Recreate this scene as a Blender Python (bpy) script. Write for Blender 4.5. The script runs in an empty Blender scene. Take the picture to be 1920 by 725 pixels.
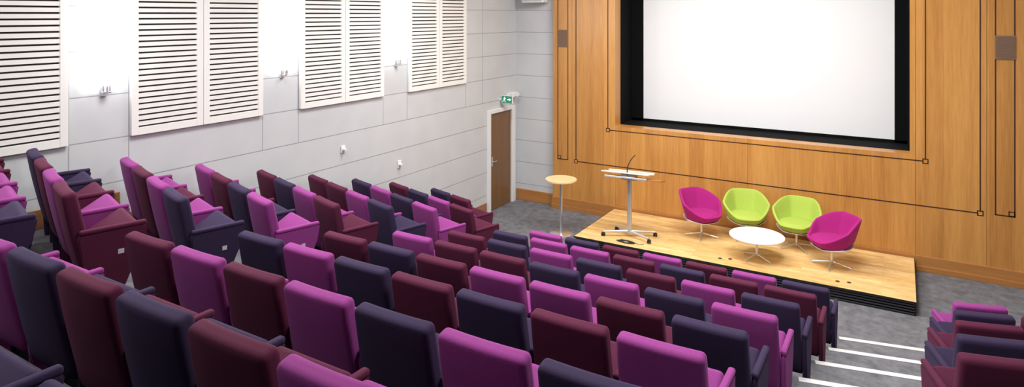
import bpy, bmesh, math, random
from mathutils import Vector, Matrix
random.seed(3)
scene=bpy.context.scene
COL=scene.collection

# ------------------------------------------------------------------ materials
def new_mat(name):
    m=bpy.data.materials.new(name); m.use_nodes=True
    nt=m.node_tree; b=nt.nodes['Principled BSDF']
    return m,nt,b
def srgb(r,g,b):
    f=lambda c:(c/255/12.92) if c/255<=0.04045 else ((c/255+0.055)/1.055)**2.4
    return (f(r),f(g),f(b),1)
def simple(name,col,rough=0.5,metal=0.0,bump=0.0,bscale=200,var=0.0):
    m,nt,b=new_mat(name)
    b.inputs['Base Color'].default_value=col
    b.inputs['Roughness'].default_value=rough
    b.inputs['Metallic'].default_value=metal
    tc=nt.nodes.new('ShaderNodeTexCoord'); no=nt.nodes.new('ShaderNodeTexNoise')
    no.inputs['Scale'].default_value=bscale
    nt.links.new(tc.outputs['Object'],no.inputs['Vector'])
    if bump>0:
        bp=nt.nodes.new('ShaderNodeBump'); bp.inputs['Strength'].default_value=bump; bp.inputs['Distance'].default_value=0.002
        nt.links.new(no.outputs['Fac'],bp.inputs['Height']); nt.links.new(bp.outputs['Normal'],b.inputs['Normal'])
    if var>0:
        mx=nt.nodes.new('ShaderNodeMix'); mx.data_type='RGBA'
        mx.inputs['A'].default_value=tuple(c*(1-var) for c in col[:3])+(1,)
        mx.inputs['B'].default_value=tuple(min(1,c*(1+var)) for c in col[:3])+(1,)
        nt.links.new(no.outputs['Fac'],mx.inputs['Factor']); nt.links.new(mx.outputs['Result'],b.inputs['Base Color'])
    return m
def fabric(name,col,sheencol,sh=0.25):
    m=simple(name,col,0.85,0,0.4,330,0.25)
    b=m.node_tree.nodes['Principled BSDF']
    b.inputs['Sheen Weight'].default_value=sh
    b.inputs['Sheen Roughness'].default_value=0.35
    b.inputs['Sheen Tint'].default_value=sheencol
    b.inputs['Specular IOR Level'].default_value=0.2
    return m
M_MAG=fabric('fabric_magenta',srgb(136,56,124),srgb(220,160,220),.25)
M_NAV=fabric('fabric_aubergine',srgb(50,39,66),srgb(135,118,165),.25)
M_MAR=fabric('fabric_maroon',srgb(80,27,52),srgb(180,110,145),.25)
FAB={'M':M_MAG,'N':M_NAV,'R':M_MAR}
FNAME={'M':'magenta','N':'dark aubergine','R':'maroon'}
M_PINK=fabric('fabric_cerise',srgb(166,36,120),srgb(255,140,210))
M_LIME=fabric('fabric_lime',srgb(170,192,84),srgb(230,255,170))
M_WHITE=simple('white_paint',srgb(236,235,231),0.45)
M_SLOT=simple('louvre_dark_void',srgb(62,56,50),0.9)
M_WHPL=simple('white_plastic',srgb(228,228,228),0.35)
M_CHROME=simple('chrome',srgb(225,225,228),0.28,0.9)
M_BLACK=simple('black_matt',srgb(9,9,11),0.9); M_BLACK.node_tree.nodes['Principled BSDF'].inputs['Specular IOR Level'].default_value=.15
M_RUB=simple('black_rubber',srgb(20,20,22),0.6)
M_RIDGE=simple('black_ridged_skirting',srgb(44,44,48),0.5)
M_SCREEN=simple('screen_cloth',srgb(234,237,241),0.9)
M_GREY=simple('grille_taupe',srgb(128,102,82),0.7,0,0.4,300)
M_LGREY=simple('light_grey_mesh',srgb(195,195,198),0.7)
M_INLAY=simple('inlay_dark_wood',srgb(60,30,14),0.5)
M_NOSE=simple('white_nosing',srgb(210,210,210),0.6)
M_TABLE=simple('white_laminate',srgb(245,245,245),0.25)
M_GREEN=simple('exit_green',srgb(60,150,118),0.4)
M_METALD=simple('seat_frame_metal',srgb(50,50,55),0.45,0.6)

def wood(name,c1,c2,rough=0.35,grain='Z',scale=9,stretch=0.06,seams=None,coat=0.2):
    m,nt,b=new_mat(name); L=nt.links
    tc=nt.nodes.new('ShaderNodeTexCoord'); mp=nt.nodes.new('ShaderNodeMapping')
    s=[1,1,1]; s['XYZ'.index(grain)]=stretch; mp.inputs['Scale'].default_value=s
    L.new(tc.outputs['Object'],mp.inputs['Vector'])
    n1=nt.nodes.new('ShaderNodeTexNoise'); n1.inputs['Scale'].default_value=scale*3; n1.inputs['Detail'].default_value=6
    n2=nt.nodes.new('ShaderNodeTexNoise'); n2.inputs['Scale'].default_value=scale*0.45; n2.inputs['Detail'].default_value=2
    L.new(mp.outputs['Vector'],n1.inputs['Vector']); L.new(mp.outputs['Vector'],n2.inputs['Vector'])
    ad=nt.nodes.new('ShaderNodeMath'); ad.operation='ADD'; L.new(n1.outputs['Fac'],ad.inputs[0]); L.new(n2.outputs['Fac'],ad.inputs[1])
    val=ad.outputs[0]
    if seams:
        sp=nt.nodes.new('ShaderNodeSeparateXYZ'); L.new(tc.outputs['Object'],sp.inputs[0])
        dv=nt.nodes.new('ShaderNodeMath'); dv.operation='DIVIDE'; dv.inputs[1].default_value=0.295; L.new(sp.outputs['X'],dv.inputs[0])
        fl=nt.nodes.new('ShaderNodeMath'); fl.operation='FLOOR'; L.new(dv.outputs[0],fl.inputs[0])
        wn=nt.nodes.new('ShaderNodeTexWhiteNoise'); wn.noise_dimensions='1D'; L.new(fl.outputs[0],wn.inputs['W'])
        sc=nt.nodes.new('ShaderNodeMapRange'); sc.inputs['To Min'].default_value=-.16; sc.inputs['To Max'].default_value=.16; L.new(wn.outputs['Value'],sc.inputs['Value'])
        a2=nt.nodes.new('ShaderNodeMath'); a2.operation='ADD'; L.new(val,a2.inputs[0]); L.new(sc.outputs['Result'],a2.inputs[1]); val=a2.outputs[0]
    mr=nt.nodes.new('ShaderNodeMapRange'); mr.inputs['From Min'].default_value=0.6; mr.inputs['From Max'].default_value=1.4
    L.new(val,mr.inputs['Value'])
    mx=nt.nodes.new('ShaderNodeMix'); mx.data_type='RGBA'; mx.inputs['A'].default_value=c1; mx.inputs['B'].default_value=c2
    L.new(mr.outputs['Result'],mx.inputs['Factor']); out=mx.outputs['Result']
    if seams:
        acc=None
        for x0 in seams:
            su=nt.nodes.new('ShaderNodeMath'); su.operation='SUBTRACT'; su.inputs[1].default_value=x0; L.new(sp.outputs['X'],su.inputs[0])
            ab=nt.nodes.new('ShaderNodeMath'); ab.operation='ABSOLUTE'; L.new(su.outputs[0],ab.inputs[0])
            lt=nt.nodes.new('ShaderNodeMath'); lt.operation='LESS_THAN'; lt.inputs[1].default_value=0.004; L.new(ab.outputs[0],lt.inputs[0])
            if acc is None: acc=lt.outputs[0]
            else:
                mm=nt.nodes.new('ShaderNodeMath'); mm.operation='MAXIMUM'; L.new(acc,mm.inputs[0]); L.new(lt.outputs[0],mm.inputs[1]); acc=mm.outputs[0]
        m2=nt.nodes.new('ShaderNodeMix'); m2.data_type='RGBA'; L.new(acc,m2.inputs['Factor']); L.new(out,m2.inputs['A'])
        m2.inputs['B'].default_value=tuple(c*0.5 for c in c1[:3])+(1,); out=m2.outputs['Result']
    L.new(out,b.inputs['Base Color']); b.inputs['Roughness'].default_value=rough
    b.inputs['Coat Weight'].default_value=coat; b.inputs['Coat Roughness'].default_value=0.3
    return m
M_WOOD=wood('wood_veneer',srgb(174,118,56),srgb(208,152,82),0.33,'Z',14,0.05,[-5.05,-2.445,0.2,-6.05,1.15],.3)
M_WOODB=wood('wood_base',srgb(160,104,50),srgb(184,128,70),0.4,'X',14,0.05)
M_WOODL=wood('wood_base_side',srgb(140,95,58),srgb(165,118,75),0.4,'Y',14,0.05)
M_DOOR=wood('wood_door',srgb(104,74,44),srgb(128,92,56),0.45,'Z',14,0.05)
M_BEECH=wood('beech',srgb(222,190,140),srgb(236,208,160),0.4,'X',14,0.05)

def board_mat():
    m,nt,b=new_mat('stage_boards'); L=nt.links
    tc=nt.nodes.new('ShaderNodeTexCoord')
    br=nt.nodes.new('ShaderNodeTexBrick'); br.inputs['Scale'].default_value=1
    br.inputs['Brick Width'].default_value=1.1; br.inputs['Row Height'].default_value=0.10
    br.inputs['Mortar Size'].default_value=0.0010; br.inputs['Color1'].default_value=srgb(244,208,146); br.inputs['Color2'].default_value=srgb(222,178,112)
    br.inputs['Mortar'].default_value=srgb(190,145,85)
    L.new(tc.outputs['Object'],br.inputs['Vector'])
    mp=nt.nodes.new('ShaderNodeMapping'); mp.inputs['Scale'].default_value=(0.3,1,1); L.new(tc.outputs['Object'],mp.inputs['Vector'])
    n=nt.nodes.new('ShaderNodeTexNoise'); n.inputs['Scale'].default_value=12; n.inputs['Detail'].default_value=8; n.inputs['Roughness'].default_value=.7; L.new(mp.outputs['Vector'],n.inputs['Vector'])
    mr=nt.nodes.new('ShaderNodeMapRange'); mr.inputs['From Min'].default_value=.32; mr.inputs['From Max'].default_value=.58; mr.inputs['To Min'].default_value=.68; mr.inputs['To Max'].default_value=1
    L.new(n.outputs['Fac'],mr.inputs['Value'])
    mx=nt.nodes.new('ShaderNodeMix'); mx.data_type='RGBA'; mx.blend_type='MULTIPLY'; mx.inputs['Factor'].default_value=1
    L.new(br.outputs['Color'],mx.inputs['A']); L.new(mr.outputs['Result'],mx.inputs['B'])
    L.new(mx.outputs['Result'],b.inputs['Base Color']); b.inputs['Roughness'].default_value=0.4
    return m
M_BOARD=board_mat()
def carpet_mat():
    m,nt,b=new_mat('grey_carpet'); L=nt.links
    tc=nt.nodes.new('ShaderNodeTexCoord')
    n1=nt.nodes.new('ShaderNodeTexNoise'); n1.inputs['Scale'].default_value=6; n1.inputs['Detail'].default_value=9; n1.inputs['Roughness'].default_value=0.72
    L.new(tc.outputs['Object'],n1.inputs['Vector'])
    cr=nt.nodes.new('ShaderNodeValToRGB'); cr.color_ramp.elements[0].position=0.34; cr.color_ramp.elements[1].position=0.68
    cr.color_ramp.elements[0].color=srgb(84,84,89); cr.color_ramp.elements[1].color=srgb(124,124,129)
    L.new(n1.outputs['Fac'],cr.inputs['Fac']); L.new(cr.outputs['Color'],b.inputs['Base Color'])
    b.inputs['Roughness'].default_value=0.95
    n2=nt.nodes.new('ShaderNodeTexNoise'); n2.inputs['Scale'].default_value=260; L.new(tc.outputs['Object'],n2.inputs['Vector'])
    bp=nt.nodes.new('ShaderNodeBump'); bp.inputs['Strength'].default_value=0.5; bp.inputs['Distance'].default_value=0.004
    L.new(n2.outputs['Fac'],bp.inputs['Height']); L.new(bp.outputs['Normal'],b.inputs['Normal'])
    return m
M_CARPET=carpet_mat()
def plaster_mat(name,vert):
    m,nt,b=new_mat(name); L=nt.links
    tc=nt.nodes.new('ShaderNodeTexCoord'); sp=nt.nodes.new('ShaderNodeSeparateXYZ'); L.new(tc.outputs['Object'],sp.inputs[0])
    def math_(op,a,bv=None):
        n=nt.nodes.new('ShaderNodeMath'); n.operation=op
        if isinstance(a,(int,float)): n.inputs[0].default_value=a
        else: L.new(a,n.inputs[0])
        if bv is not None:
            if isinstance(bv,(int,float)): n.inputs[1].default_value=bv
            else: L.new(bv,n.inputs[1])
        return n.outputs[0]
    def line(src,off,pitch,w):
        v=math_('SUBTRACT',src,off); v=math_('DIVIDE',v,pitch); v=math_('ADD',v,0.5); v=math_('FRACT',v)
        v=math_('SUBTRACT',v,0.5); v=math_('ABSOLUTE',v); v=math_('MULTIPLY',v,pitch); return math_('LESS_THAN',v,w)
    g=line(sp.outputs['Z'],1.35-4*0.49,0.49,0.006)
    if vert:
        a=line(sp.outputs['Y'],3.45-4.84,2.42,0.006); c=line(sp.outputs['Y'],4.07-4.84,2.42,0.006)
        v=math_('MAXIMUM',a,c); hi=math_('GREATER_THAN',sp.outputs['Z'],2.33); v=math_('MULTIPLY',v,hi)
        g=math_('MAXIMUM',g,v)
    n=nt.nodes.new('ShaderNodeTexNoise'); n.inputs['Scale'].default_value=2.5; n.inputs['Detail'].default_value=6
    L.new(tc.outputs['Object'],n.inputs['Vector'])
    mx=nt.nodes.new('ShaderNodeMix'); mx.data_type='RGBA'; mx.inputs['A'].default_value=srgb(190,193,196); mx.inputs['B'].default_value=srgb(205,207,209)
    L.new(n.outputs['Fac'],mx.inputs['Factor'])
    m2=nt.nodes.new('ShaderNodeMix'); m2.data_type='RGBA'; L.new(g,m2.inputs['Factor']); L.new(mx.outputs['Result'],m2.inputs['A']); m2.inputs['B'].default_value=srgb(152,153,158)
    L.new(m2.outputs['Result'],b.inputs['Base Color']); b.inputs['Roughness'].default_value=0.65
    inv=math_('SUBTRACT',1.0,g)
    bp=nt.nodes.new('ShaderNodeBump'); bp.inputs['Strength'].default_value=0.5; bp.inputs['Distance'].default_value=0.007
    L.new(inv,bp.inputs['Height']); L.new(bp.outputs['Normal'],b.inputs['Normal'])
    return m
M_PLAS=plaster_mat('plaster_blocks',True); M_PLAS2=plaster_mat('plaster_plain',False)
M_GLOW,nt,b=new_mat('frosted_lit_glass')
b.inputs['Base Color'].default_value=(1,1,1,1); b.inputs['Emission Color'].default_value=(1,0.99,0.98,1); b.inputs['Emission Strength'].default_value=12
M_SIGNW,nt,b=new_mat('exit_symbol_white'); b.inputs['Base Color'].default_value=(1,1,1,1)
b.inputs['Emission Color'].default_value=(1,1,1,1); b.inputs['Emission Strength'].default_value=0.6

# ------------------------------------------------------------------ helpers
def obj_from_bm(bm,name,mat,parent=None,smooth=False):
    bmesh.ops.recalc_face_normals(bm,faces=bm.faces[:])
    me=bpy.data.meshes.new(name); bm.to_mesh(me); bm.free()
    mats=mat if isinstance(mat,(list,tuple)) else [mat]
    for mm in mats: me.materials.append(mm)
    if smooth:
        for p in me.polygons: p.use_smooth=True
    o=bpy.data.objects.new(name,me); COL.objects.link(o)
    if parent: o.parent=parent
    return o
def bm_box(bm,x0,x1,y0,y1,z0,z1,bev=0.0,mi=0):
    r=bmesh.ops.create_cube(bm,size=1)
    vs=r['verts']
    for v in vs:
        v.co=Vector((x0+(v.co.x+.5)*(x1-x0),y0+(v.co.y+.5)*(y1-y0),z0+(v.co.z+.5)*(z1-z0)))
    fs=set(f for v in vs for f in v.link_faces)
    for f in fs: f.material_index=mi
    if bev>0:
        es=list(set(e for v in vs for e in v.link_edges))
        bmesh.ops.bevel(bm,geom=es,offset=bev,segments=2,affect='EDGES',profile=0.5)
    return vs
def box(name,x0,x1,y0,y1,z0,z1,mat,parent=None,bev=0.0):
    bm=bmesh.new(); bm_box(bm,x0,x1,y0,y1,z0,z1,bev); return obj_from_bm(bm,name,mat,parent)
def bm_cyl(bm,p1,p2,r1,r2=None,seg=20):
    if r2 is None: r2=r1
    p1=Vector(p1); p2=Vector(p2); d=p2-p1
    M=Matrix.Translation((p1+p2)/2)@d.to_track_quat('Z','Y').to_matrix().to_4x4()
    bmesh.ops.create_cone(bm,cap_ends=True,segments=seg,radius1=r1,radius2=r2,depth=d.length,matrix=M)
def autosmooth(o,ang=40):
    me=o.data
    for p in me.polygons: p.use_smooth=True
    bm=bmesh.new(); bm.from_mesh(me)
    for e in bm.edges:
        if len(e.link_faces)==2 and e.calc_face_angle(0)>math.radians(ang): e.smooth=False
        else: e.smooth=True
    bm.to_mesh(me); bm.free()
def cyl(name,p1,p2,r1,mat,parent=None,r2=None,seg=24):
    bm=bmesh.new(); bm_cyl(bm,p1,p2,r1,r2,seg); o=obj_from_bm(bm,name,mat,parent); autosmooth(o); return o
def bm_rbox(bm,sx,sy,sz,r,M=None,mid=3,fn=None):
    h=(sx/2,sy/2,sz/2); r=min(r,min(h)*0.98)
    def cs(hh):
        a=[hh, hh-r*0.29, hh-r*0.62, hh-r]
        inner=[(hh-r)*(-1+2*i/mid) for i in range(1,mid)]
        return sorted([-v for v in a]+inner+a)
    C=[cs(v) for v in h]
    for ax in range(3):
        for sgn in (-1,1):
            a,b_=(ax+1)%3,(ax+2)%3
            g=[]
            for u in C[a]:
                row=[]
                for v in C[b_]:
                    p=[0,0,0]; p[ax]=sgn*h[ax]; p[a]=u; p[b_]=v
                    q=[max(-(h[i]-r),min(h[i]-r,p[i])) for i in range(3)]
                    d=Vector([p[i]-q[i] for i in range(3)]); d.normalize()
                    P=Vector(q)+d*r
                    if fn: P=fn(P)
                    if M: P=M@P
                    row.append(bm.verts.new(P))
                g.append(row)
            for i in range(len(g)-1):
                for j in range(len(g[0])-1):
                    try: bm.faces.new((g[i][j],g[i+1][j],g[i+1][j+1],g[i][j+1]))
                    except Exception: pass
    bmesh.ops.remove_doubles(bm,verts=bm.verts[:],dist=1e-5)
def rbox(name,size,r,M,mat,parent=None,fn=None,mid=3):
    bm=bmesh.new(); bm_rbox(bm,*size,r,M,mid,fn); return obj_from_bm(bm,name,mat,parent,smooth=True)
def tube(name,pts,rad,mat,parent=None,loc=None):
    cu=bpy.data.curves.new(name+'_path','CURVE'); cu.dimensions='3D'; cu.bevel_depth=rad; cu.bevel_resolution=2; cu.use_fill_caps=True
    sp=cu.splines.new('NURBS'); sp.points.add(len(pts)-1)
    for i,p in enumerate(pts): sp.points[i].co=(*p,1)
    sp.use_endpoint_u=True
    t=bpy.data.objects.new(name+'_path',cu); COL.objects.link(t)
    bpy.context.view_layer.update()
    me=bpy.data.meshes.new_from_object(t.evaluated_get(bpy.context.evaluated_depsgraph_get()))
    bpy.data.objects.remove(t)
    me.materials.clear(); me.materials.append(mat)
    for p in me.polygons: p.use_smooth=True
    o=bpy.data.objects.new(name,me); COL.objects.link(o)
    if parent: o.parent=parent
    if loc: o.location=loc
    return o
def empty(name,loc,rotz=0,label=None,cat=None,group=None):
    e=bpy.data.objects.new(name,None); e.empty_display_size=0.2
    e.location=loc; e.rotation_euler=(0,0,rotz); COL.objects.link(e)
    tag(e,label,cat,group); return e
def tag(e,label=None,cat=None,group=None):
    if label: e['label']=label
    if cat: e['category']=cat
    if group: e['group']=group
def struct(o): o['kind']='structure'; return o

# ------------------------------------------------------------------ room
WL=-7.53; WR=2.64; WOODY=12.57; PLY=12.73; CX=-2.445; CEIL=6.3
NT=10; RISE=0.254; Z0=0.236
def tz(k): return Z0+RISE*k
def left_seat(k): return (-5.45-.02*(6-k), 3.33+.887*(6-k))
def poly(k):
    sx,sy=left_seat(k); xl=sx+.245; yl=sy+.819
    return [(-7.6,(yl+(xl+7.6)*.2985) - (.30 if k>=8 else 0)),(-5.08,yl+(xl+5.08)*.2985+(.12 if k==8 else 0)),(-4.84,8.905-.9*k),(-.66-.04*k,8.905-.9*k),
            (.44-.045*k,9.14-.9*k),(.475-.045*k,9.26-.9*k),(2.72,9.26-.9*k+(2.72-.475+.045*k)*.2985)]
bm=bmesh.new()
def quad(pts): bm.faces.new([bm.verts.new(p) for p in pts])
P=[poly(k) for k in range(NT)]
for i in range(6):
    quad([(*P[0][i],0),(*P[0][i+1],0),(P[0][i+1][0],13.0,0),(P[0][i][0],13.0,0)])
for k in range(NT):
    z=tz(k); zl=tz(k-1) if k>0 else 0
    for i in range(6):
        a=P[k][i]; b2=P[k][i+1]
        quad([(*a,zl),(*b2,zl),(*b2,z),(*a,z)])
        if k<NT-1: c=P[k+1][i+1]; d=P[k+1][i]
        else: c=(b2[0],-4.1); d=(a[0],-4.1)
        quad([(*a,z),(*b2,z),(*c,z),(*d,z)])
bmesh.ops.remove_doubles(bm,verts=bm.verts[:],dist=1e-4)
struct(obj_from_bm(bm,'floor',M_CARPET))
struct(box('wall_left',WL-.2,WL,-4.1,13.9,-.05,CEIL,M_PLAS))
struct(box('wall_right',WR,WR+.2,-4.1,13.9,-.05,CEIL,M_PLAS2))
struct(box('wall_rear',WL,WR,-4.3,-4.1,-.05,CEIL,M_PLAS2))
struct(box('ceiling',WL-.2,WR+.2,-4.3,13.9,CEIL,CEIL+.2,simple('ceiling_white',srgb(225,225,225),0.8)))
bm=bmesh.new(); bm_box(bm,WL,-6.5,PLY,PLY+.2,-.05,CEIL); bm_box(bm,1.61,WR,PLY,PLY+.2,-.05,CEIL)
struct(obj_from_bm(bm,'wall_front_plaster',M_PLAS2))
OX0,OX1,OZ0,OZ1=-5.07,.12,1.89,5.0
bm=bmesh.new()
bm_box(bm,-6.51,OX0,WOODY,WOODY+.3,0,CEIL); bm_box(bm,OX1,1.62,WOODY,WOODY+.3,0,CEIL)
bm_box(bm,OX0,OX1,WOODY,WOODY+.3,0,OZ0); bm_box(bm,OX0,OX1,WOODY,WOODY+.3,OZ1,CEIL)
struct(obj_from_bm(bm,'wall_front',M_WOOD))
bm=bmesh.new(); bm_box(bm,-6.53,1.64,WOODY-.03,WOODY-.001,0,.25,.006); bm_box(bm,-6.53,1.64,WOODY-.045,WOODY-.001,0,.09,.004)
struct(obj_from_bm(bm,'baseboard_front',M_WOODB))
bm=bmesh.new(); bm_box(bm,WL+.02,-6.54,PLY-.03,PLY-.001,0,.25,.006)
struct(obj_from_bm(bm,'baseboard_corner',M_WOODB))
bm=bmesh.new()
bm_box(bm,WL+.001,WL+.025,P[0][0][1]+.02,11.46,0,.22,.005)
for k in range(NT-1):
    bm_box(bm,WL+.001,WL+.025,P[k+1][0][1]-.02,P[k][0][1]-.02,tz(k),tz(k)+.2,.004)
struct(obj_from_bm(bm,'baseboard_left',M_WOODL))
struct(box('baseboard_right',WR-.025,WR-.001,P[0][6][1],PLY-.04,0,.25,M_WOODL))
for k in range(NT):
    a=Vector((*P[k][3],0)); b2=Vector((*P[k][4],0)); n=(b2-a).normalized(); back=Vector((n.y,-n.x,0))
    bm=bmesh.new(); z=tz(k)
    lo=[a,b2,b2+back*.07,a+back*.07]
    vb=[bm.verts.new((p.x,p.y,z+.0005)) for p in lo]; vt=[bm.verts.new((p.x,p.y,z+.006)) for p in lo]
    bm.faces.new(vb); bm.faces.new(vt)
    for i in range(4): bm.faces.new((vb[i],vb[(i+1)%4],vt[(i+1)%4],vt[i]))
    struct(obj_from_bm(bm,'trim_%d'%(k+1),M_NOSE))
def strip(bm,x0,z0,x1,z1,w=.018):
    bm_box(bm,min(x0,x1)-w/2,max(x0,x1)+w/2,WOODY-.003,WOODY-.0005,min(z0,z1)-w/2,max(z0,z1)+w/2)
def motif(bm,x,z,s,dx,dz):
    strip(bm,x,z,x+dx*s,z,.014); strip(bm,x+dx*s,z,x+dx*s,z+dz*s,.014); strip(bm,x+dx*s,z+dz*s,x,z+dz*s,.014); strip(bm,x,z+dz*s,x,z,.014)
n=11
for (xa,xb,zb) in [(-5.957,CX*2+5.957,1.065),(-5.227,CX*2+5.227,1.80)]:
    bm=bmesh.new(); strip(bm,xa,zb+.035,xa,CEIL-.3); strip(bm,xb,zb+.035,xb,CEIL-.3); strip(bm,xa+.035,zb,xb-.035,zb)
    motif(bm,xa-.035,zb-.035,.07,1,1) ; motif(bm,xb+.035,zb-.035,.07,-1,1)
    struct(obj_from_bm(bm,'trim_%d'%n,M_INLAY)); n+=1
for (xa,xb,sd) in [(-6.39,-6.15,1),(1.26,1.50,-1)]:
    bm=bmesh.new(); strip(bm,xa,1.075,xa,CEIL-.3); strip(bm,xb,1.075,xb,CEIL-.3); strip(bm,xa,1.075,xb,1.075)
    motif(bm,xa if sd>0 else xb,1.075,.07,sd,1)
    struct(obj_from_bm(bm,'trim_%d'%n,M_INLAY)); n+=1
M_SL=simple('grille_slats',srgb(118,92,74),.7)
for x0 in (-6.40,1.25):
    e=empty('wall_speaker',(x0+.13,WOODY-.001,3.5),0,'flat taupe speaker grille set in the wood panelling','speaker','panelling speaker grilles')
    bm=bmesh.new(); bm_box(bm,-.13,.13,-.015,0,0,.37,.003)
    obj_from_bm(bm,'frame',M_GREY,e)
    bm=bmesh.new()
    for i in range(14): bm_box(bm,-.115,.115,-.02,-.0152,.02+i*.0245,.034+i*.0245)
    obj_from_bm(bm,'grille',M_SL,e)

# ------------------------------------------------------------------ screen
e=empty('projection_screen',(CX,13.55,1.89),0,'large white projection screen in a deep black surround in the panelling','screen')
bm=bmesh.new()
hx0,hx1=OX0-CX,OX1-CX; H=OZ1-1.89; F=-.677
bm_box(bm,hx0-.1,hx0+.004,F,.1,-.02,H); bm_box(bm,hx1-.004,hx1+.1,F,.1,-.02,H)
bm_box(bm,hx0,hx1,F,.1,-.05,.004); bm_box(bm,hx0,hx1,F,.1,H,H+.05)
bm_box(bm,hx0,hx1,.02,.1,0,H)
bm_box(bm,hx0,-2.36,-.03,.02,.0,H); bm_box(bm,2.34,hx1,-.03,.02,0,H); bm_box(bm,hx0,hx1,-.03,.02,0,.055)
bm_box(bm,hx1-.03,hx1,F,-.64,0,H)
obj_from_bm(bm,'screen_surround',M_BLACK,e)
box('screen_surface',-2.36,2.34,0,.019,.055,H-.1,M_SCREEN,e)

# ------------------------------------------------------------------ louvre panels
def louvre(y0,y1):
    zb,zt=2.82,5.2
    e=empty('louvre_panel',(WL,(y0+y1)/2,zb),0,'white slatted louvre panel fixed to the pale block wall','wall panel','white louvre panels')
    w=y1-y0; H=zt-zb; D=.045; st=.08
    bm=bmesh.new()
    bm_box(bm,0.001,D,-w/2,-w/2+st,0,H,.004); bm_box(bm,0.001,D,w/2-st,w/2,0,H,.004)
    bm_box(bm,0.001,D-.001,-w/2+st,w/2-st,0,.085,.002); bm_box(bm,0.001,D-.001,-w/2+st,w/2-st,H-.1,H,.002)
    obj_from_bm(bm,'frame',M_WHITE,e)
    bm=bmesh.new(); z=.085
    while z<H-.12:
        bm_box(bm,.020,D-.005,-w/2+st,w/2-st,z+.020,z+.065); z+=.065
    obj_from_bm(bm,'slats',M_WHITE,e)
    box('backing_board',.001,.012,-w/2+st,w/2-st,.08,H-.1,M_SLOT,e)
for i in range(4):
    ya=1.66+2.42*i; yb=ya+1.77; m=(ya+yb)/2
    louvre(ya,m-.004); louvre(m+.004,yb)

for i,y in enumerate((1.35,3.79,6.19,8.61)):
    e=empty('wall_sconce',(WL,y,3.3),0,'tall lit frosted glass sconce with chrome bracket between louvre panels','wall light','frosted wall sconces')
    rbox('lamp_shade',(.07,.26,1.7),.012,Matrix.Translation((.08,0,.98)),M_GLOW,e)
    bm=bmesh.new(); bm_box(bm,0.0,.02,-.035,.035,.0,.17,.004); bm_box(bm,.02,.10,-.012,.012,.03,.12,.003); bm_cyl(bm,(.08,-.035,.04),(.08,-.035,.14),.01); bm_cyl(bm,(.08,.035,.04),(.08,.035,.14),.01)
    bm_cyl(bm,(.08,-.045,.05),(.08,.045,.05),.012)
    obj_from_bm(bm,'bracket',M_CHROME,e)

e=empty('wall_sensor',(WL,7.36,2.03),0,'small white wall detector on the pale block wall','sensor','small white wall sensors')
box('back_plate',0,.02,-.045,.045,0,.11,M_WHPL,e,.005); cyl('sensor_lens',(.02,0,.055),(.075,0,.05),.03,M_WHPL,e,.022)
e=empty('wall_sensor',(WL,8.69,1.52),0,'small white wall detector on the pale block wall','sensor','small white wall sensors')
box('back_plate',0,.02,-.045,.045,0,.13,M_WHPL,e,.005); cyl('sensor_lens',(.02,0,.065),(.075,0,.06),.03,M_WHPL,e,.022)
e=empty('loudspeaker',(-6.95,PLY,4.46),0,'white box loudspeaker mounted high on the plaster wall','speaker')
box('cabinet',-.3,.25,-.25,-.04,0,.35,M_WHPL,e,.015); box('bracket',-.06,.06,-.045,0,.1,.25,M_LGREY,e); box('speaker_grille',-.26,.21,-.256,-.25,.03,.32,M_LGREY,e)

# ------------------------------------------------------------------ door
e=bpy.data.objects.new('door_1',None); e.location=(WL,12.04,0); COL.objects.link(e); e['kind']='structure'
bm=bmesh.new(); hw=.55
bm_box(bm,.001,.06,-hw,-hw+.09,0,2.16,.006); bm_box(bm,.001,.06,hw-.15,hw,0,2.16,.006); bm_box(bm,.001,.059,-hw+.09,hw-.15,2.08,2.16,.004)
obj_from_bm(bm,'door_frame',M_WHPL,e)
bm=bmesh.new(); bm_box(bm,.002,.02,-hw+.09,hw-.15,.01,2.08)
obj_from_bm(bm,'door_leaf',M_DOOR,e)
bm=bmesh.new(); bm_box(bm,.0201,.026,-.40,-.34,.95,1.15,.002); bm_cyl(bm,(.026,-.37,1.05),(.07,-.37,1.05),.01); bm_cyl(bm,(.07,-.38,1.05),(.07,-.26,1.05),.01)
obj_from_bm(bm,'door_handle',M_CHROME,e)
e=empty('exit_sign',(WL,12.0,2.27),0,'small green running man emergency exit sign above the door','sign')
box('sign_body',.06,.34,-.02,.02,0,.17,M_WHPL,e,.004); box('mounting_arm',0,.062,-.012,.012,.06,.11,M_WHPL,e)
box('sign_face',.07,.33,-.0235,-.0205,.01,.16,M_GREEN,e)
bm=bmesh.new()
def fp(pts,y=-.0245):
    bm.faces.new([bm.verts.new((p[0],y,p[1])) for p in pts])
fp([(.150+.011*math.cos(a),.135+.011*math.sin(a)) for a in [i*math.pi/5 for i in range(10)]])
fp([(.135,.12),(.155,.122),(.150,.078),(.130,.078)])
fp([(.155,.12),(.182,.10),(.178,.092),(.152,.106)]); fp([(.135,.12),(.112,.10),(.117,.094),(.137,.108)])
fp([(.130,.08),(.145,.08),(.118,.055),(.098,.03),(.09,.035),(.108,.06)]); fp([(.138,.08),(.150,.08),(.168,.056),(.160,.026),(.151,.028),(.156,.055)])
fp([(.215,.078),(.265,.078),(.265,.058),(.310,.088),(.265,.118),(.265,.098),(.215,.098)])
obj_from_bm(bm,'running_man_symbol',M_SIGNW,e)
e=empty('emergency_light',(WL,12.45,2.36),0,'white twin-lamp emergency light on the wall above the door','emergency light')
box('lamp_housing',0,.09,-.16,.16,0,.09,M_WHPL,e,.008)
for s in (-1,1):
    cyl('lamp_head',(.09,s*.09,.07),(.17,s*.09-.05,.05),.035,M_WHPL,e,.05)

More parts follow.
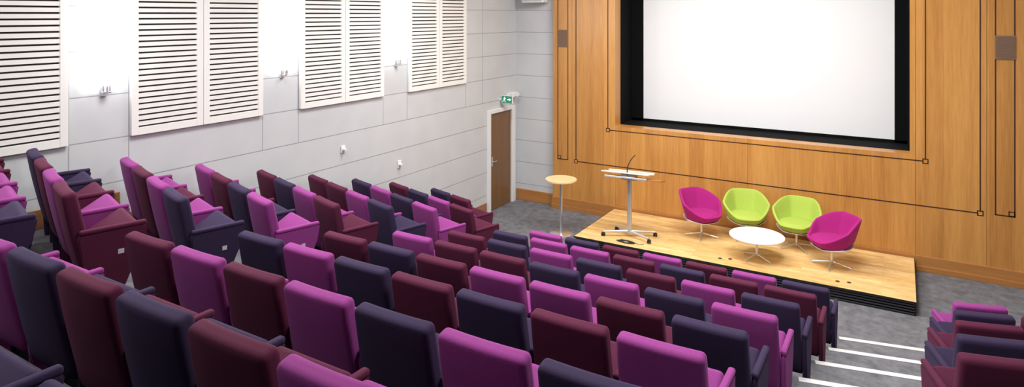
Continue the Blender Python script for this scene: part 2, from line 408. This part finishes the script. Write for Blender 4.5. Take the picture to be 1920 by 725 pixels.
# ------------------------------------------------------------------ stage
sx0,sx1,sy0,sy1=-5.07,.18,10.62,12.52
e=empty('stage_platform',((sx0+sx1)/2,(sy0+sy1)/2,0),0,'low stage platform with pale wood board top and black skirting','stage')
hx=(sx1-sx0)/2; hy=(sy1-sy0)/2
bm=bmesh.new(); bm_box(bm,-hx,hx,-hy,hy,0.165,.2,.003); obj_from_bm(bm,'stage_top',M_BOARD,e)
bm=bmesh.new(); bm_box(bm,-hx+.02,hx-.02,-hy+.02,hy-.01,0,.165)
obj_from_bm(bm,'stage_skirting',M_BLACK,e)
bm=bmesh.new()
for i in range(4): bm_box(bm,-hx+.002,hx-.002,-hy+.002,-hy+.0195,.012+i*.039,.032+i*.039,.003)
for i in range(4): bm_box(bm,hx-.0195,hx-.002,-hy+.002,hy-.01,.012+i*.039,.032+i*.039,.003)
obj_from_bm(bm,'skirting_ridges',M_RIDGE,e)
bm=bmesh.new(); bm_box(bm,-hx-.006,hx+.006,-hy-.008,-hy-.0005,.17,.2); bm_box(bm,hx+.0005,hx+.008,-hy,hy,.17,.2); bm_box(bm,-hx-.008,-hx-.0005,-hy,hy,.17,.2)
obj_from_bm(bm,'stage_edge_trim',M_RUB,e)
for (x,y) in ((-2.55,10.87),(-2.40,10.92),(-.82,10.84),(-.67,10.88)):
    e=empty('floor_socket',(x,y,.2),0,'small round dark floor socket in the stage boards','floor socket','stage floor sockets')
    cyl('socket_ring',(0,0,.0),(0,0,.005),.032,M_GREY,e); cyl('socket_lid',(0,0,.005),(0,0,.008),.022,M_METALD,e)

# ------------------------------------------------------------------ stage furniture
def star_base(e,h,rad,post=.02):
    for i in range(4):
        a=math.pi/4+i*math.pi/2; c,s=math.cos(a),math.sin(a)
        bm=bmesh.new()
        bm_cyl(bm,(c*.02,s*.02,.078),(c*rad,s*rad,.026),.016,.010,12); bm_cyl(bm,(c*rad,s*rad,0.001),(c*rad,s*rad,.03),.014,.012,12)
        o=obj_from_bm(bm,'leg',M_CHROME,e); autosmooth(o)
    cyl('post',(0,0,.05),(0,0,h),post,M_CHROME,e)
def tub_chair(x,y,rot,mat,cname):
    e=empty('tub_chair',(x,y,.2),rot,cname+' upholstered tub chair on a four-point chrome swivel base','chair','stage tub chairs')
    star_base(e,.33,.28)
    N=48; ZB=.325
    def rimH(phi):
        t=(math.cos(phi)+1)/2
        t=t*t*(3-2*t)
        return .44+.36*(t**.8)
    def rimR(phi):
        a=(phi+math.pi/6)%(math.pi/3)-math.pi/6
        hexr=math.cos(math.pi/6)/math.cos(a)
        r=.380*(.40+.60*hexr/0.95)
        c=math.cos(phi)
        if c<-.2: r-=.045*((-c-.2)/.8)
        return r
    prof=[(.32,.0),(.54,.03),(.70,.12),(.79,.28),(.87,.54),(.94,.79),(1.0,1.0)]
    bm=bmesh.new(); c0=bm.verts.new((0,0,ZB)); rings=[]
    for rf,hf in prof:
        rings.append([bm.verts.new((rf*rimR(p)*math.sin(p),rf*rimR(p)*math.cos(p)+(.03*hf if math.cos(p)>0 else 0)*math.cos(p),ZB+hf*(rimH(p)-ZB))) for p in [2*math.pi*i/N for i in range(N)]])
    for i in range(N): bm.faces.new((c0,rings[0][i],rings[0][(i+1)%N]))
    for a in range(len(rings)-1):
        for i in range(N): bm.faces.new((rings[a][i],rings[a+1][i],rings[a+1][(i+1)%N],rings[a][(i+1)%N]))
    o=obj_from_bm(bm,'upholstered_shell',mat,e,True)
    md=o.modifiers.new('Solidify','SOLIDIFY'); md.thickness=.042; md.offset=0
    md=o.modifiers.new('Bevel','BEVEL'); md.width=.016; md.segments=3; md.limit_method='ANGLE'; md.angle_limit=math.radians(50)
    zs=ZB-.031
    bm=bmesh.new(); c0=bm.verts.new((0,0,zs)); rings=[]
    for rf,hf in ((.34,0),(.56,.02),(.74,.12),(.83,.24)):
        rings.append([bm.verts.new((rf*(rimR(p)+.012)*math.sin(p),rf*(rimR(p)+.012)*math.cos(p),zs+hf*(min(rimH(p),.62)-ZB))) for p in [2*math.pi*i/N for i in range(N)]])
    for i in range(N): bm.faces.new((c0,rings[0][i],rings[0][(i+1)%N]))
    for a in range(len(rings)-1):
        for i in range(N): bm.faces.new((rings[a][i],rings[a+1][i],rings[a+1][(i+1)%N],rings[a][(i+1)%N]))
    o=obj_from_bm(bm,'outer_shell',M_WHPL,e,True)
    md=o.modifiers.new('Solidify','SOLIDIFY'); md.thickness=.006; md.offset=0
    bm=bmesh.new(); N2=40; rr=[]
    for (r,z) in ((.20,.36),(.275,.385),(.30,.42),(.285,.452),(.21,.466),(.1,.469)):
        rr.append([bm.verts.new((r*math.sin(2*math.pi*i/N2),r*math.cos(2*math.pi*i/N2)-.02,z)) for i in range(N2)])
    bm.faces.new(rr[0]); bm.faces.new(rr[-1])
    for a in range(len(rr)-1):
        for i in range(N2): bm.faces.new((rr[a][i],rr[a+1][i],rr[a+1][(i+1)%N2],rr[a][(i+1)%N2]))
    obj_from_bm(bm,'seat_cushion',mat,e,True)
tub_chair(-3.08,11.74,math.radians(55),M_PINK,'bright magenta')
tub_chair(-2.37,12.06,math.radians(18),M_LIME,'lime green')
tub_chair(-1.54,12.03,math.radians(-6),M_LIME,'lime green')
tub_chair(-.95,11.44,math.radians(-50),M_PINK,'bright magenta')

e=empty('coffee_table',(-2.03,11.16,.2),math.radians(15),'low round white coffee table on a chrome star base on stage','table')
star_base(e,.37,.26,post=.022)
bm=bmesh.new(); bm_cyl(bm,(0,0,.37),(0,0,.39),.43,.43,64)
bmesh.ops.bevel(bm,geom=[ed for ed in bm.edges if ed.calc_face_angle(0)>1],offset=.005,segments=2,affect='EDGES')
o=obj_from_bm(bm,'table_top',M_TABLE,e); autosmooth(o,50)

e=empty('bar_table',(-5.6,11.15,0),0,'tall round poseur table with pale wood top and chrome column','table')
cyl('table_top',(0,0,1.02),(0,0,1.045),.30,M_BEECH,e,seg=64)
cyl('post',(0,0,.01),(0,0,1.02),.028,M_CHROME,e)
cyl('base_plate',(0,0,0),(0,0,.015),.22,M_CHROME,e,r2=.2,seg=48)

e=empty('lectern',(-4.2,11.1,.2),math.radians(6),'silver and wood lectern with angled top on wheeled column base','lectern')
M_ALU=simple('brushed_aluminium',srgb(205,204,200),0.4,0.6)
cyl('post',(0,0,.06),(0,0,1.05),.042,M_ALU,e)
for (dx_,dy_) in ((-.44,-.16),(.40,-.2),(-.30,.24),(.42,.2)):
    bm=bmesh.new(); bm_cyl(bm,(0,0,.10),(dx_,dy_,.08),.026,.018,12); o=obj_from_bm(bm,'leg',M_ALU,e); autosmooth(o)
    bm=bmesh.new(); bm_cyl(bm,(dx_-.03,dy_,.034),(dx_-.008,dy_,.034),.033,.033,20); bm_cyl(bm,(dx_+.008,dy_,.034),(dx_+.03,dy_,.034),.033,.033,20); bm_cyl(bm,(dx_,dy_,.03),(dx_,dy_,.08),.01,.01,10)
    o=obj_from_bm(bm,'castor',M_RUB,e); autosmooth(o)
T=Matrix.Translation((0,0,1.13))@Matrix.Rotation(math.radians(-12),4,'X')
def tbox(name,args,mat,bev=.004):
    bm=bmesh.new(); bm_box(bm,*args,bev); bmesh.ops.transform(bm,matrix=T,verts=bm.verts[:]); return obj_from_bm(bm,name,mat,e)
tbox('desktop',(-.46,.40,-.25,.25,0,.022),simple('pale_laminate',srgb(228,216,198),.35),.006)
bm=bmesh.new(); bm_box(bm,-.40,.36,-.22,.18,-.085,-.05,.006); bm_box(bm,-.12,.12,-.12,.12,-.11,-.001)
bmesh.ops.transform(bm,matrix=T,verts=bm.verts[:]); obj_from_bm(bm,'under_tray',M_ALU,e)
bm=bmesh.new(); bm_box(bm,.355,.60,-.2,.2,-.085,-.06,.004)
bmesh.ops.transform(bm,matrix=T,verts=bm.verts[:]); obj_from_bm(bm,'side_shelf',M_WOODB,e)
tbox('paper_ledge',(-.46,.40,.24,.26,.022,.05),M_ALU)
tube('microphone',[(.0,-.16,1.14),(.0,-.17,1.25),(.02,-.15,1.36),(.08,-.08,1.45),(.11,-.02,1.48)],.009,M_RUB,e)
pts=[]
for i in range(46):
    a=i*.72; r=.10+.05*math.sin(i*1.7); pts.append((r*math.cos(a)*1.4,r*math.sin(a)*.55,.006+.006*(i%3)))
pts+=[(.25,-.02,.006),(.32,.03,.006)]
o=tube('power_cable',pts,.005,M_RUB,None,(-4.15,10.79,.2)); tag(o,'coiled black power cable lying on the stage boards by the lectern','cable')

# ------------------------------------------------------------------ auditorium seats
def panel_bm(bm,x,th=.040):
    pts=[(.12,0),(.10,.30),(.055,.54),(.07,.575),(.49,.58),(.51,.555),(.48,.40),(.31,.06),(.30,0)]
    A=[bm.verts.new((x-th/2,p[0],p[1])) for p in pts]; B=[bm.verts.new((x+th/2,p[0],p[1])) for p in pts]
    bm.faces.new(A); bm.faces.new(B[::-1])
    for i in range(len(pts)): j=(i+1)%len(pts); bm.faces.new((A[i],A[j],B[j],B[i]))
    es=[ed for ed in bm.edges if (ed.verts[0] in A)==(ed.verts[1] in A) ]
    bmesh.ops.bevel(bm,geom=es,offset=.012,segments=3,affect='EDGES')
def make_parts(c):
    mat=FAB[c]; parts={}
    def fn(Pv):
        t=Pv.z/.33
        f=1.0-.012*(t+1)
        return Vector((Pv.x*f, Pv.y+( .012*(Pv.x/.25)**2) - (.008 if Pv.y<0 else 0)*(1-(t*t)), Pv.z - .004*(Pv.x/.25)**2))
    th=math.atan(.13/.63)
    M=Matrix.Translation((0,.065,.56))@Matrix.Rotation(th,4,'X')
    parts['backrest']=rbox('backrest',(.510,.096,.66),.032,M,mat,None,fn,4)
    M=Matrix.Translation((0,.31,.455))@Matrix.Rotation(math.radians(30),4,'X')
    parts['seat_cushion']=rbox('seat_cushion',(.500,.38,.13),.035,M,mat)
    bm=bmesh.new(); panel_bm(bm,0); parts['side_panel']=obj_from_bm(bm,'side_panel',mat); autosmooth(parts['side_panel'],60)
    parts['armrest']=rbox('armrest',(.044,.44,.038),.016,Matrix.Translation((0,.285,.585)),mat)
    bm=bmesh.new(); bm_box(bm,-.25,.25,.16,.24,.20,.28,.01); bm_box(bm,-.03,.03,.13,.25,.0,.21,.005)
    parts['support_frame']=obj_from_bm(bm,'support_frame',M_METALD)
    bm=bmesh.new(); bm_box(bm,.0202,.0232,.31,.35,.385,.42); parts['number_plate']=obj_from_bm(bm,'number_plate',M_LGREY)
    return parts
PARTS={c:make_parts(c) for c in 'MNR'}
def seat(x,y,z,rot,c,leftarm=False,endpanel=False,plate=False,group=''):
    lab=FNAME[c]+' upholstered folding auditorium seat '+('at the row end' if endpanel else 'within a tiered row')
    e=empty('auditorium_seat',(x,y,z),rot,lab,'seat',group)
    Pp=PARTS[c]
    def add(n,off=0):
        o=Pp[n].copy(); o.parent=e; o.location=(off,0,0); COL.objects.link(o)
    add('backrest'); add('seat_cushion'); add('support_frame')
    add('side_panel',.2785); add('armrest',.2785)
    if leftarm: add('side_panel',-.2785); add('armrest',-.2785)
    if plate: add('number_plate',.2785)
PITCH=.559
SH={0:0,1:0,2:-.03,3:-.06,4:-.08,5:-.08,6:-.09,7:-.09}
SX={6:.03}
rows={0:'MNRMRMN',1:'NMMRNRR',2:'RNMNRMN',3:'MRRNMNM',4:'RNRMMRN',5:'NMNRNRM',6:'RMRMNMN',7:'MNRNRMN'}
for k,cs in rows.items():
    for i,c in enumerate(cs):
        x=-.94-.04*k-PITCH*(6-i)+SX.get(k,0); y=8.05-.9*k+SH[k]
        seat(x,y,tz(k),0,c,i==0,i==6,False,'central block auditorium seats')
for i,(x,c) in enumerate(((-3.58,'M'),(-3.02,'N'),(-2.46,'N'))):
    seat(x,.73,tz(8),0,c,i==0,False,False,'central block auditorium seats')
TH=math.radians(16.6); dx,dy=math.cos(TH),-math.sin(TH)
lrows={8:'RMMN',7:'NRMR',6:'MRMN',5:'MRNM',4:'RNMR',3:'RRMN',2:'NMNM',1:'RNMR'}
for k,cs in lrows.items():
    sx,sy=left_seat(k)
    if k==8: sx+=.03; sy+=.12
    for i,c in enumerate(cs):
        j=3-i
        seat(sx-dx*.561*j,sy-dy*.561*j,tz(k),-TH,c,i==0,i==3,i==3,'wall side block auditorium seats')
seat(-6.92,9.06,tz(0),-TH,'N',True,False,False,'wall side block auditorium seats')
seat(-6.92+dx*.561,9.06+dy*.561,tz(0),-TH,'R',False,True,True,'wall side block auditorium seats')
for k,c in enumerate('MNRNR'):
    seat(.72-.045*k,8.44-.9*k,tz(k),TH,c,True,k==0,False,'far aisle block auditorium seats')
for k,c in ((1,'R'),(2,'M'),(3,'R')):
    seat(.72-.045*k+dx*.561,8.44-.9*k-dy*.561,tz(k),TH,c,False,False,False,'far aisle block auditorium seats')
for pr_ in PARTS.values():
    for o in pr_.values(): bpy.data.objects.remove(o)

# ------------------------------------------------------------------ lights
def area(name,loc,size,power,rot=(0,0,0),col=(1,1,1),sy=None,spread=180):
    l=bpy.data.lights.new(name,'AREA'); l.energy=power; l.size=size; l.color=col; l.spread=math.radians(spread)
    if sy: l.shape='RECTANGLE'; l.size_y=sy
    o=bpy.data.objects.new(name,l); o.location=loc; o.rotation_euler=rot; COL.objects.link(o)
for (x,y) in ((-5.2,4),(-1,4),(-5.2,8),(-1,8)):
    area('ceiling_light',(x,y,CEIL-.1),1.2,140,col=(1,.985,.97),spread=150)
area('ceiling_light',(-4.5,.8,CEIL-.1),1.2,50,col=(1,.985,.97),spread=150)
area('stage_light',(CX,9.8,CEIL-.1),4.5,370,(math.radians(25),0,0),(1,.97,.92),.8)
w=bpy.data.worlds.new('World'); scene.world=w; w.use_nodes=True
w.node_tree.nodes['Background'].inputs[0].default_value=(.9,.92,1,1); w.node_tree.nodes['Background'].inputs[1].default_value=.3

# ------------------------------------------------------------------ camera
cam=bpy.data.cameras.new('camera'); cam.sensor_width=36; cam.lens=1215/1920*36; cam.shift_y=-335.5/1920
co=bpy.data.objects.new('camera',cam); co.location=(0,0,4.2); co.rotation_euler=(math.radians(90),0,math.radians(31)); COL.objects.link(co)
scene.camera=co
scene.view_settings.view_transform='Standard'
scene.view_settings.look='None'
scene.view_settings.exposure=0
